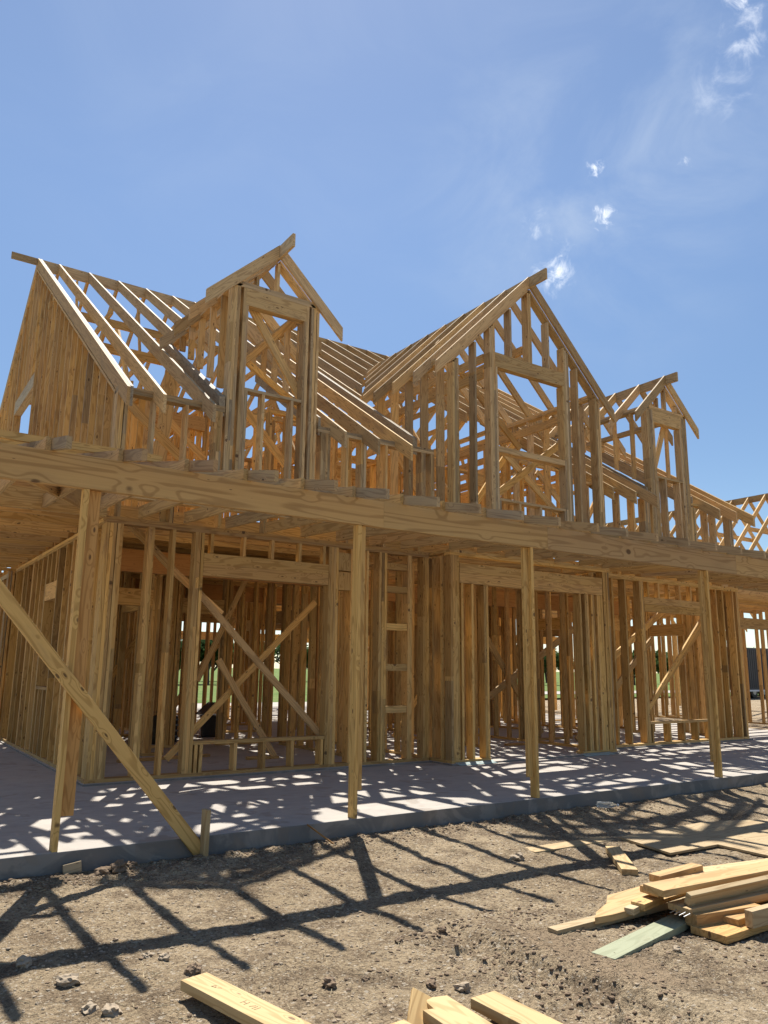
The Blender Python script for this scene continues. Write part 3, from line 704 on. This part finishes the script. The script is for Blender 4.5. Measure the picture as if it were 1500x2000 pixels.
# crumpled sill seal at the door edges
for x0, x1 in ((6.86, 7.53), (9.30, 9.95)):
    b = MB(); n = 16
    for i in range(n):
        for j in range(4):
            b.v.append((x0 + (x1 - x0) * i / (n - 1), YB - .002 - j * .035, .001 + [.028, .016, .004, .0][j] + .008 * noise.noise(Vector((i * .9, j * 1.3, x0))) * (1 if j else 0) + .006))
    b.f = [(i * 4 + j, i * 4 + j + 1, (i + 1) * 4 + j + 1, (i + 1) * 4 + j) for i in range(n - 1) for j in range(3)]
    o = b.build('sill_seal', M['wrap'], house, smooth=True); sdf = o.modifiers.new('t', 'SOLIDIFY'); sdf.thickness = .004

for k_, r in REST.items():
    o = r.build(k_, M['pine'], house); o['kind'] = 'stuff'

# neighbouring roof at the right ------------------------------------------------------
gar = tag(empty('garage_frame', (25, 0, 0)), 'open crossing rafters of the farther timber roof beyond the right end of the house', 'roof frame')
REST.clear(); COUNT.clear(); WEATHER[:] = [.1, .4]
X0 = 25.0
def G(mb):   # keep coordinates relative to the empty
    mb.v = [(a - X0, b_, c) for a, b_, c in mb.v]; return mb
b = MB(); b.box(X0 - .019, X0 + .019, -3, 16, 7.02, 7.24); lum('ridge_board', G(b), gar)
for y in np.arange(-2.8, 16, .61):
    for s in (-1, 1):
        b = MB(); b.rafter((X0 + s * .021, y, 7.22), (X0 + s * 4.3, y, 7.22 - 4.28 * .97), .2, T); lum('rafter', G(b), gar)
for y in np.arange(-2.8, 16, 1.22):
    b = MB(); b.box(X0 - 1.2, X0 + 1.2, y + .04, y + .078, 5.85, 5.99); lum('collar_tie', G(b), gar)
for s in (-1, 1):
    b = MB(); b.box(X0 + s * 4 - .07, X0 + s * 4 + .07, -3, 16, 2.98, 3.06); lum('top_plate', G(b), gar)
for y in np.arange(-2.8, 16, .61):
    for s in (-1, 1):
        b = MB(); b.box(X0 + s * 4 - .07, X0 + s * 4 + .07, y, y + T, -.1, 2.979); lum('stud', G(b), gar)
for k_, r in REST.items():
    o = r.build(k_, M['pine'], gar); o['kind'] = 'stuff'

# ------------------------------------------------------------------ lumber on the ground
ORANGE[:] = [0, .2]; BRIGHT[:] = [.95, 1.12]; WEATHER[:] = [0, .1]
def plank(label, a, b_, w, t, mat='fresh', on_edge=False, tone=None, cat='board', group=None, name='plank', roll=0.0, shape=None, nails=None):
    """a, b_: centre points of the ends at mid thickness; the object sits at its own centre"""
    a, b_ = Vector(a), Vector(b_); c = (a + b_) / 2; d = (b_ - a).normalized()
    wd = Vector((-d.y, d.x, 0)).normalized()
    if on_edge: wd = Vector((0, 0, 1))
    wd = Matrix.Rotation(roll, 3, d) @ wd; wd = (wd - d * wd.dot(d)).normalized()
    mb = MB(); tone = tone or TONE()
    if shape:      # outline in board coordinates (u from end a in metres, v across from -1 to 1)
        td = d.cross(wd); n = len(shape)
        for k in (0, 1):
            for u, v in shape:
                mb.v.append(tuple(a - c + d * u + wd * v * w / 2 + td * (t / 2 if k else -t / 2))); mb.bc.append((u + 3.3, v * w / 2 + 7, k * t)); mb.tn.append((*tone, 1))
        mb.f = [tuple(range(n))[::-1], tuple(range(n, 2 * n))] + [(i, (i + 1) % n, n + (i + 1) % n, n + i) for i in range(n)]
    else: mb.board(a - c, b_ - c, w, t, wd, tone)
    o = mb.build(name, M[mat], bevel=.0025); o.location = c
    tag(o, label, cat, group)
    return o
PG = 'offcuts piled at the right'
plank('pale green treated board lying nearest the camera in the pile', (3.32, -2.98, -.178), (4.21, -2.81, -.172), .135, .038, 'treated', tone=(.78, .15, 0), group=PG)
plank('long narrow greenish board poking out of the pile far to the left', (3.38, -2.575, -.168), (4.62, -2.60, -.150), .075, .040, 'fresh', tone=(.92, .35, 0), group=PG)
plank('broken board with a jagged pointed end under the pile', (3.66, -2.53, -.140), (4.95, -2.45, -.125), .26, .036, 'fresh', tone=(1.02, 0, .25), group=PG, shape=[(0, -.75), (.10, -.25), (.28, .25), (.42, 1), (1.25, 1), (1.25, -1), (.25, -1), (.12, -.95)])
plank('small brown offcut resting on the pointed broken board', (4.00, -2.66, -.103), (4.22, -2.63, -.098), .09, .038, 'pine', tone=(1, .2, .25), group=PG, name='wood_offcut', cat='offcut')
plank('tiny pale splintered chip beside the brown offcut', (3.92, -2.66, -.12), (4.0, -2.64, -.118), .06, .035, 'fresh', tone=(1.15, .5, 0), group=PG, name='wood_offcut', cat='offcut')
plank('wide yellow plank lying on top of the pile', (4.02, -2.76, .002), (5.75, -2.885, .012), .152, .038, 'fresh', tone=(1.0, .0, .3), group=PG, roll=.03)
plank('second yellow plank under and behind the wide top one', (4.12, -2.65, -.040), (5.8, -2.77, -.035), .14, .038, 'fresh', tone=(.96, .0, .35), group=PG)
plank('pale whitish plank at the back of the pile', (4.66, -2.51, -.055), (6.2, -2.74, -.055), .17, .036, 'fresh', tone=(1.18, .15, 0), group=PG)
plank('short yellow block standing proud behind the top plank', (4.36, -2.51, -.030), (4.82, -2.50, -.022), .085, .045, 'fresh', tone=(.98, 0, .3), group=PG, name='wood_offcut', cat='offcut')
plank('board tipped on edge just below the top plank', (4.14, -2.90, -.034), (5.5, -3.0, -.012), .075, .036, 'fresh', on_edge=True, tone=(.95, .25, 0), group=PG, roll=.35)
nb = plank('short thick board with bent nails in its end', (4.11, -2.86, -.088), (5.4, -2.99, -.07), .16, .038, 'fresh', tone=(.95, .1, .3), group=PG)
for i in range(4):
    b = MB(); q = Vector((-.66, -.02 + .03 * i, -.01)); b.board(q, q + Vector((-.045, .01, -.012)), .004, .004, (0, 0, 1), (1, 0, 0)); b.build('nail', M['steel'], nb)
plank('square timber block propping the nailed board', (4.12, -2.93, -.128), (4.62, -3.02, -.128), .09, .072, 'pine', tone=(.85, .15, .5), group=PG, name='wood_offcut', cat='offcut')
plank('brown board shaded in the middle of the pile', (4.35, -2.80, -.120), (5.5, -2.9, -.11), .2, .038, 'pine', tone=(.8, .1, .5), group=PG)
plank('low brown offcut behind the speckled block', (4.31, -3.04, -.135), (4.65, -3.02, -.135), .12, .038, 'pine', tone=(.85, .15, .5), group=PG, name='wood_offcut', cat='offcut')
plank('speckled pinkish block standing on edge at the right of the pile', (4.335, -3.15, -.103), (4.9, -3.17, -.1), .089, .05, 'fresh', on_edge=True, tone=(1.0, .35, .1), group=PG, name='wood_offcut', cat='offcut')
bp = plank('broad brown bottom board with staples, mostly in shade', (4.10, -3.05, -.172), (5.2, -3.02, -.168), .22, .04, 'pine', tone=(.95, .05, .5), group=PG)
plank('short loose block lying alone on the dirt with shadow bands', (5.34, -1.35, -.172), (4.84, -1.925, -.172), .115, .042, 'fresh', tone=(1.05, .05, .05), cat='block', name='wood_block')
plank('long board running out of the bottom of the photo left of centre', (1.44, -2.265, -.135), (1.66, -3.35, -.13), .135, .042, 'fresh', tone=(1.05, 0, .0))
fb = bpy.data.objects[[o.name for o in bpy.data.objects if o.get('label', '').startswith('long board running out')][0]]
d_ = Vector((.22, -1.085, .005)).normalized(); n_ = Vector((-d_.y, d_.x, 0)).normalized(); zt = .0213 + .0006
b = MB()
for (u0, v0), (u1, v1) in [((-.17, -.02), (-.17, .012)), ((-.17, -.004), (-.145, -.004)), ((-.145, -.02), (-.145, .012)), ((-.115, -.015), (-.10, .01)), ((-.09, -.02), (-.09, .012)), ((-.075, -.02), (-.073, .012)),
                           ((-.40, -.01), (-.39, .012)), ((-.39, .012), (-.375, -.008)), ((-.40, -.01), (-.37, -.002)), ((-.365, .0), (-.35, .012))]:
    b.board(d_ * u0 + n_ * v0 + Vector((0, 0, zt)), d_ * u1 + n_ * v1 + Vector((0, 0, zt)), .0022, .0008, n_ if u0 != u1 else d_, (1, 0, 0))
b.build('pencil_mark', M['pencil'], fb)
plank('board end at the bottom edge, right of the notched pair', (2.40, -3.12, -.13), (2.43, -4.1, -.13), .14, .042, 'fresh', tone=(1.03, 0, .1))
plank('board with a chipped corner at the bottom edge right of the upright scrap', (2.17, -3.035, -.125), (2.12, -4.0, -.13), .17, .045, 'fresh', tone=(1.08, 0, .0), shape=[(0, -.1), (.02, 1), (.95, 1), (.95, -1), (.09, -1), (.10, -.45), (.04, -.35)])
plank('small scrap of timber tilted upright against a board at the bottom', (2.02, -3.16, -.17), (2.15, -3.02, -.09), .09, .02, 'pine', tone=(.9, .3, .1), name='wood_offcut', cat='offcut', roll=.5)
plank('corner of a board just showing at the bottom edge', (1.93, -3.12, -.14), (1.98, -3.9, -.14), .12, .042, 'fresh', tone=(1.05, 0, .05))
plank('thin red-brown strip leaning on the slab edge', (3.22, -.03, .004), (3.44, -.16, -.172), .018, .012, 'pine', tone=(.62, 0, 1), name='wood_strip', cat='strip')
plank('small pale wood scrap leaning on the slab edge at left', (1.35, -.035, -.115), (1.47, -.03, -.10), .07, .02, 'fresh', tone=(1.0, .6, 0), on_edge=True, name='wood_offcut', cat='offcut')
st = plank('short upright stake in the ground holding the diagonal brace', (2.33, -.075, -.32), (2.335, -.075, .20), .089, .038, 'fresh', tone=(.98, .1, .05), name='ground_stake', cat='stake', on_edge=False)
plank('thin flat board lying half under the cut sheet', (4.745, -.99, -.19), (6.0, -1.02, -.188), .16, .016, 'fresh', tone=(.95, .2, 0))
# sheet of plywood cut in steps
def poly_sheet(name, label, cat, pts, z0, z1, mat, tone):
    mb = MB(); n = len(pts); cx = sum(p[0] for p in pts) / n; cy = sum(p[1] for p in pts) / n
    for z in (z0, z1):
        for x, y in pts: mb.v.append((x - cx, y - cy, z)); mb.bc.append((x, y, z)); mb.tn.append((*tone, 1))
    mb.f = [tuple(range(n))[::-1], tuple(range(n, 2 * n))] + [(i, (i + 1) % n, n + (i + 1) % n, n + i) for i in range(n)]
    o = mb.build(name, M[mat]); o.location = (cx, cy, 0); return tag(o, label, cat)
poly_sheet('plywood_sheet', 'large stepped plywood sheet lying flat on the shadowed dirt', 'plywood', [(5.74, -1.09), (5.60, -1.71), (6.22, -1.72), (6.20, -2.2), (7.6, -2.3), (7.7, -1.3), (7.05, -1.05)], -.183, -.165, 'fresh', (.90, .35, .05))

# ------------------------------------------------------------------ stones, crumbs, straw
def blob(n_, s_, seed, rough=.35):
    import bmesh
    bm = bmesh.new(); bmesh.ops.create_icosphere(bm, subdivisions=n_, radius=1)
    for v in bm.verts:
        k = 1 + rough * noise.noise(v.co * 1.7 + Vector((seed, 0, 0))) + rough * .5 * noise.noise(v.co * 4 + Vector((seed, 5, 0)))
        v.co = Vector((v.co.x * s_[0], v.co.y * s_[1], v.co.z * s_[2])) * k
    vs_ = [v.co.copy() for v in bm.verts]; fs_ = [tuple(v.index for v in f.verts) for f in bm.faces]; bm.free(); return vs_, fs_
RK = [(4.48, -1.14, .045, 0, 'lone pale rock between the shadow bands left of the loose block'), (.87, -1.5, .035, 0, 'rock inside the long beam shadow at the far left'),
      (1.0, -1.84, .038, 0, 'grey-brown rock at the left just below the long beam shadow'), (1.42, -1.68, .022, 0, 'upper of two small pale rocks under the beam shadow at left'),
      (1.47, -1.77, .024, 0, 'lower of two small pale rocks under the beam shadow at left'), (1.53, -2.02, .034, 1, 'dark lump just behind the end of the long foreground board'),
      (2.01, -2.5, .03, 1, 'dark crumbly clod right of the long foreground board'), (2.18, -2.54, .014, 1, 'tiny dark clod right of the crumbly one'),
      (2.63, -2.17, .02, 1, 'dark clod below the tips of the rafter shadows in the middle'), (2.51, -2.86, .028, 0, 'rounded pale rock just above the notched boards at the bottom'),
      (1.02, -2.17, .03, 0, 'left one of the pair of pale rocks near the bottom left'), (1.09, -2.24, .034, 0, 'right one of the pair of pale rocks near the bottom left'),
      (1.6, -.1, .05, 1, 'left clod of the three against the slab by the wood scrap'), (1.7, -.12, .055, 1, 'middle and largest clod of the three against the slab'),
      (1.8, -.09, .04, 1, 'right clod of the three against the slab'), (2.4, -2.76, .022, 1, 'small dark clod above the upright scrap at the bottom'),
      (2.91, -2.19, .02, 1, 'dark clod at the start of the wheel-track ridge'), (3.3, -1.6, .018, 0, 'small pale stone on open sunlit dirt in the middle'),
      (3.75, -3.1, .02, 0, 'small pale stone in front of the green board')]
for i, (x, y, s, dk, lab) in enumerate(RK):
    vv, ff = blob(3, (s * 1.25, s, s * .72), i * 3.7, .55)
    mb = MB(); mb.v = [tuple(v) for v in vv]; mb.f = ff
    o = mb.build('rock', M['clod' if dk else 'rock'], smooth=False); o.location = (x, y, gh(x, y) + s * .3); o.rotation_euler = (0, 0, i * 1.3)
    tag(o, lab, 'rock', 'stones and clods on the bare dirt')
shapes = [blob(1, (1, .8, .5), 40 + i * 2.3, .5) for i in range(8)]
def scatter(name, mat, n, smin, smax, region, dens=None):
    V_, F_ = [], []; k = 0
    while k < n:
        x = rnd.uniform(region[0], region[1]); y = region[2] + (region[3] - region[2]) * rnd.random() ** .8
        if dens and rnd.random() > dens(x, y): continue
        vv, ff = rnd.choice(shapes); s = smin + (smax - smin) * rnd.random() ** 3; a = rnd.random() * 6.28; ca, sa = math.cos(a) * s, math.sin(a) * s
        o = len(V_); z = gh(x, y) + s * .15
        V_ += [(x + v.x * ca - v.y * sa, y + v.x * sa + v.y * ca, z + v.z * s) for v in vv]; F_ += [tuple(o + q for q in f) for f in ff]; k += 1
    mb = MB(); mb.v = V_; mb.f = F_; o = mb.build(name, M[mat]); tag(o, kind='stuff'); return o
def dn(x, y):
    rx_ = 3.05
    return min(1, .18 + .9 * max(0, noise.noise(Vector((x * 1.3, y * 1.3, 7)))) + (1 - min(1, max(0, (x - 1) / 2.5))) * .35)
def dcl(x, y): return min(1, .04 + math.exp(-((y + .13) / .13) ** 2) + (math.exp(-((x - 2.92) / .2) ** 2) * (y < -2.1)) + math.exp(-((x - 3.5) / .25) ** 2 - ((y + 2.2) / .18) ** 2) + .12 * (y < -2.4) + (y < -2.6 and x > 3.6) * .15)
scatter('pebbles', 'rock', 5200, .002, .014, (.3, 7.2, -3.8, -.05), dn)
scatter('dirt_crumbs', 'clod', 9000, .003, .017, (.3, 7.5, -3.8, -.02), dcl)
sb = MB()
for i in range(900):
    x = rnd.uniform(.4, 7.5); y = rnd.uniform(-3.6, -.03); a = rnd.random() * 3.14; l = rnd.uniform(.015, .07) * (2.2 if rnd.random() < .03 else 1); z = gh(x, y) + .004
    sb.board((x - math.cos(a) * l / 2, y - math.sin(a) * l / 2, z), (x + math.cos(a) * l / 2, y + math.sin(a) * l / 2, z + rnd.uniform(-.003, .012)), .0022, .0012, (0, 0, 1), (1, 0, 0))
tag(sb.build('straw_litter', M['straw']), kind='stuff')

# ------------------------------------------------------------------ things left about
def lathe(prof, n=20, sq=1.0):
    mb = MB()
    for r, z in prof:
        for i in range(n):
            a = 2 * math.pi * i / n; mb.v.append((r * math.cos(a), r * math.sin(a) * sq, z))
    for j in range(len(prof) - 1):
        for i in range(n): mb.f.append((j * n + i, j * n + (i + 1) % n, (j + 1) * n + (i + 1) % n, (j + 1) * n + i))
    mb.f.append(tuple(range(n))[::-1]); mb.f.append(tuple((len(prof) - 1) * n + i for i in range(n))); return mb
bt = empty('plastic_bottle', (6.56, -.13, gh(6.56, -.13) + .035)); tag(bt, 'crushed clear plastic bottle in the crumbs by the slab edge', 'bottle')
o = lathe([(.028, 0), (.033, .01), (.031, .08), (.033, .11), (.030, .15), (.012, .19), (.011, .205)]).build('bottle_body', M['clear'], bt, smooth=True); o.rotation_euler = (math.pi / 2, 0, .9)
o = lathe([(.014, .206), (.014, .222)]).build('cap', M['white'], bt); o.rotation_euler = (math.pi / 2, 0, .9)
bk = empty('bucket', (3.30, 7.75, .023)); tag(bk, 'grey bucket with a pale lid inside the left room', 'bucket')
lathe([(.13, 0), (.135, .01), (.155, .34), (.165, .345), (.165, .36)], 24).build('bucket_body', M['grey'], bk, smooth=False)
lathe([(.17, .361), (.17, .385), (.15, .39)], 24).build('lid', M['white'], bk)
plank('offcut lying flat on the house floor behind the window opening', (4.6, 4.25, .042), (5.05, 4.20, .042), .09, .038, 'pine', name='wood_offcut', cat='offcut', tone=(.9, .1, .3))
plank('long low board flat on the floor near the left room wall', (3.0, 4.7, .042), (4.3, 4.85, .042), .09, .036, 'pine', cat='board', tone=(.85, .1, .5))
plank('short reddish offcut on the floor past the wide doorway', (9.2, 4.1, .042), (9.75, 4.0, .042), .09, .038, 'pine', name='wood_offcut', cat='offcut', tone=(.8, 0, .9))
vv, ff = blob(3, (.24, .19, .24), 5.5, .35); mb = MB(); mb.v = [tuple(v) for v in vv]; mb.f = ff
bgp = empty('tool_bag', (4.20, 7.05, .023)); tag(bgp, 'bulging camouflage bag on the floor behind the window opening', 'bag')
o = mb.build('bag_body', M['camo'], bgp, smooth=True); o.location = (0, 0, .2)
mb = MB()
for i in range(9):
    a0, a1 = math.pi * i / 9, math.pi * (i + 1) / 9
    mb.board((.12 * math.cos(a0), -.02, .40 + .10 * math.sin(a0)), (.12 * math.cos(a1), -.02, .40 + .10 * math.sin(a1)), .03, .006, (0, 1, 0), (1, 0, 0))
mb.build('handle', M['black'], bgp)
cr = empty('tool_case', (4.42, 7.25, .023)); tag(cr, 'black ribbed tool case standing right of the camouflage bag', 'case')
mb = MB(); mb.box(-.22, .22, -.12, .12, 0, .42, (1, 0, 0)); mb.build('case_body', M['black'], cr, bevel=.02)
mb = MB()
for z in (.08, .17, .26, .35): mb.box(-.226, .226, -.127, -.121, z, z + .03, (1, 0, 0))
mb.build('ribs', M['grey'], cr)
mb = MB(); mb.box(-.08, .08, -.015, .015, .45, .475, (1, 0, 0)); mb.box(-.08, -.06, -.015, .015, .42, .45, (1, 0, 0)); mb.box(.06, .08, -.015, .015, .42, .45, (1, 0, 0)); mb.build('handle', M['grey'], cr)
tb = empty('trash_bin', (5.50, 7.9, .023)); tb.scale = (.72, .72, .72); tag(tb, 'black bin with a raised flap lid seen low through the window frame', 'bin')
lathe([(.20, 0), (.21, .02), (.25, .50), (.265, .505), (.265, .53)], 24, .8).build('bin_body', M['black'], tb)
mb = MB(); mb.board((-.2, .2, .54), (.15, .26, .82), .42, .02, (0, 1, .1), (1, 0, 0)); mb.build('lid', M['black'], tb)

# dark clad trailer beyond the right end
tr = empty('storage_trailer', (46, 21.5, 0)); tag(tr, 'dark ribbed storage trailer beyond the right end of the house', 'trailer')
mb = MB(); mb.box(-4.5, 4.5, -1.2, 1.2, .35, 2.75, (1, 0, 0)); mb.build('trailer_body', M['darkmetal'], tr, bevel=.03)
mb = MB()
for i in range(45): mb.box(-4.45 + i * .2, -4.40 + i * .2, -1.23, -1.201, .45, 2.65, (1, 0, 0))
mb.build('ribs', M['darkmetal'], tr)
mb = MB(); mb.box(-4.52, 4.52, -1.24, -1.10, .25, .345, (1, 0, 0)); mb.build('skirt_rail', M['white'], tr)
for x in (-2.2, -1.2):
    o = lathe([(.34, -.1), (.36, -.08), (.36, .08), (.34, .1)], 24).build('wheel', M['black'], tr); o.rotation_euler = (math.pi / 2, 0, 0); o.location = (x, -.95, .22)
    o2 = lathe([(.16, .101), (.17, .11), (.05, .115)], 16).build('rim', M['steel'], o)

# ------------------------------------------------------------------ trees beyond the field
def tree_meshes(seed, h, spread, leafm, nleaf, leaf=.16):
    r = random.Random(seed); tk = MB(); lf = MB(); tips = []
    def limb(p, d, l, rad, lev):
        q = p + d * l; n = 6; z = d.normalized(); x = z.orthogonal().normalized(); y = z.cross(x); o = len(tk.v)
        for k, (c, rr) in enumerate(((p, rad), (q, rad * .6))):
            for i in range(n):
                a = 6.283 * i / n; tk.v.append(tuple(c + x * rr * math.cos(a) + y * rr * math.sin(a)))
        tk.f.extend([(o + i, o + (i + 1) % n, o + n + (i + 1) % n, o + n + i) for i in range(n)])
        if lev >= 3: tips.append(q); return
        for i in range(3 if lev else 5):
            dd = (d.normalized() + Vector((r.uniform(-1, 1) * spread, r.uniform(-1, 1) * spread, r.uniform(-.15, .7)))).normalized()
            limb(p.lerp(q, r.uniform(.5, 1)), dd, l * r.uniform(.55, .85), rad * .55, lev + 1)
        if lev >= 2: tips.append(q)
    limb(Vector((0, 0, 0)), Vector((r.uniform(-.15, .15), 0, 1)), h * .34, h * .03, 0)
    for _ in range(nleaf):
        c = r.choice(tips) + Vector((r.gauss(0, .26), r.gauss(0, .26), r.gauss(0, .22))) * h * .22
        c.z = c.z * 1.0 if c.z > h * .3 or r.random() < .45 else r.uniform(.05, .35) * h
        a = Vector((r.uniform(-1, 1), r.uniform(-1, 1), r.uniform(-1, 1))).normalized(); b = a.orthogonal().normalized(); s = leaf * r.uniform(.5, 1.2); o = len(lf.v)
        lf.v += [tuple(c + a * s), tuple(c + b * s * .5), tuple(c - a * s), tuple(c - b * s * .5)]; lf.f.append((o, o + 1, o + 2, o + 3))
    return tk, lf, leafm
protos = []
for i, (h, sp, lm, nl, lab) in enumerate([(3.6, .9, 'leaf', 3400, 'rounded green scrub tree beyond the grass'), (3.0, 1.0, 'leaf', 3000, 'low spreading scrub tree beyond the grass'), (4.2, .7, 'leaf2', 3400, 'dark green cedar-like tree beyond the grass'), (4.6, .8, 'leaf', 500, 'thin half-bare tree standing above the scrub')]):
    tk, lf, lmn = tree_meshes(11 + i, h, sp, lm, nl)
    a = tk.build('trunk', M['bark']); b_ = lf.build('crown', M[lmn]); protos.append((a.data, b_.data, lab)); bpy.data.objects.remove(a); bpy.data.objects.remove(b_)
k = 0
for ring, (ymid, n) in enumerate(((54, 34), (64, 28))):
    for i in range(n):
        x = 6 + (96 - 6) * (i + rnd.uniform(.1, .9)) / n + ring * 4; y = ymid + rnd.uniform(-3, 4) - max(0, x - 40) * .22
        ta, ca, lab = protos[rnd.choice((0, 0, 1, 1, 2, 3) if ring < 2 else (0, 2, 2, 3))]
        t = empty('tree', (x, y, -.05)); s = rnd.uniform(.85, 1.3) * (1 + .12 * ring); t.scale = (s * 1.25, s * 1.25, s); t.rotation_euler = (0, 0, rnd.random() * 6.28)
        tag(t, lab, 'tree', {'r': 'rounded scrub trees', 'l': 'low scrub trees', 'd': 'dark cedar trees', 't': 'half-bare trees'}[lab[0]] + ' beyond the field')
        for nm, d in (('trunk', ta), ('crown', ca)):
            o = bpy.data.objects.new(nm, d); C.objects.link(o); o.parent = t
        k += 1
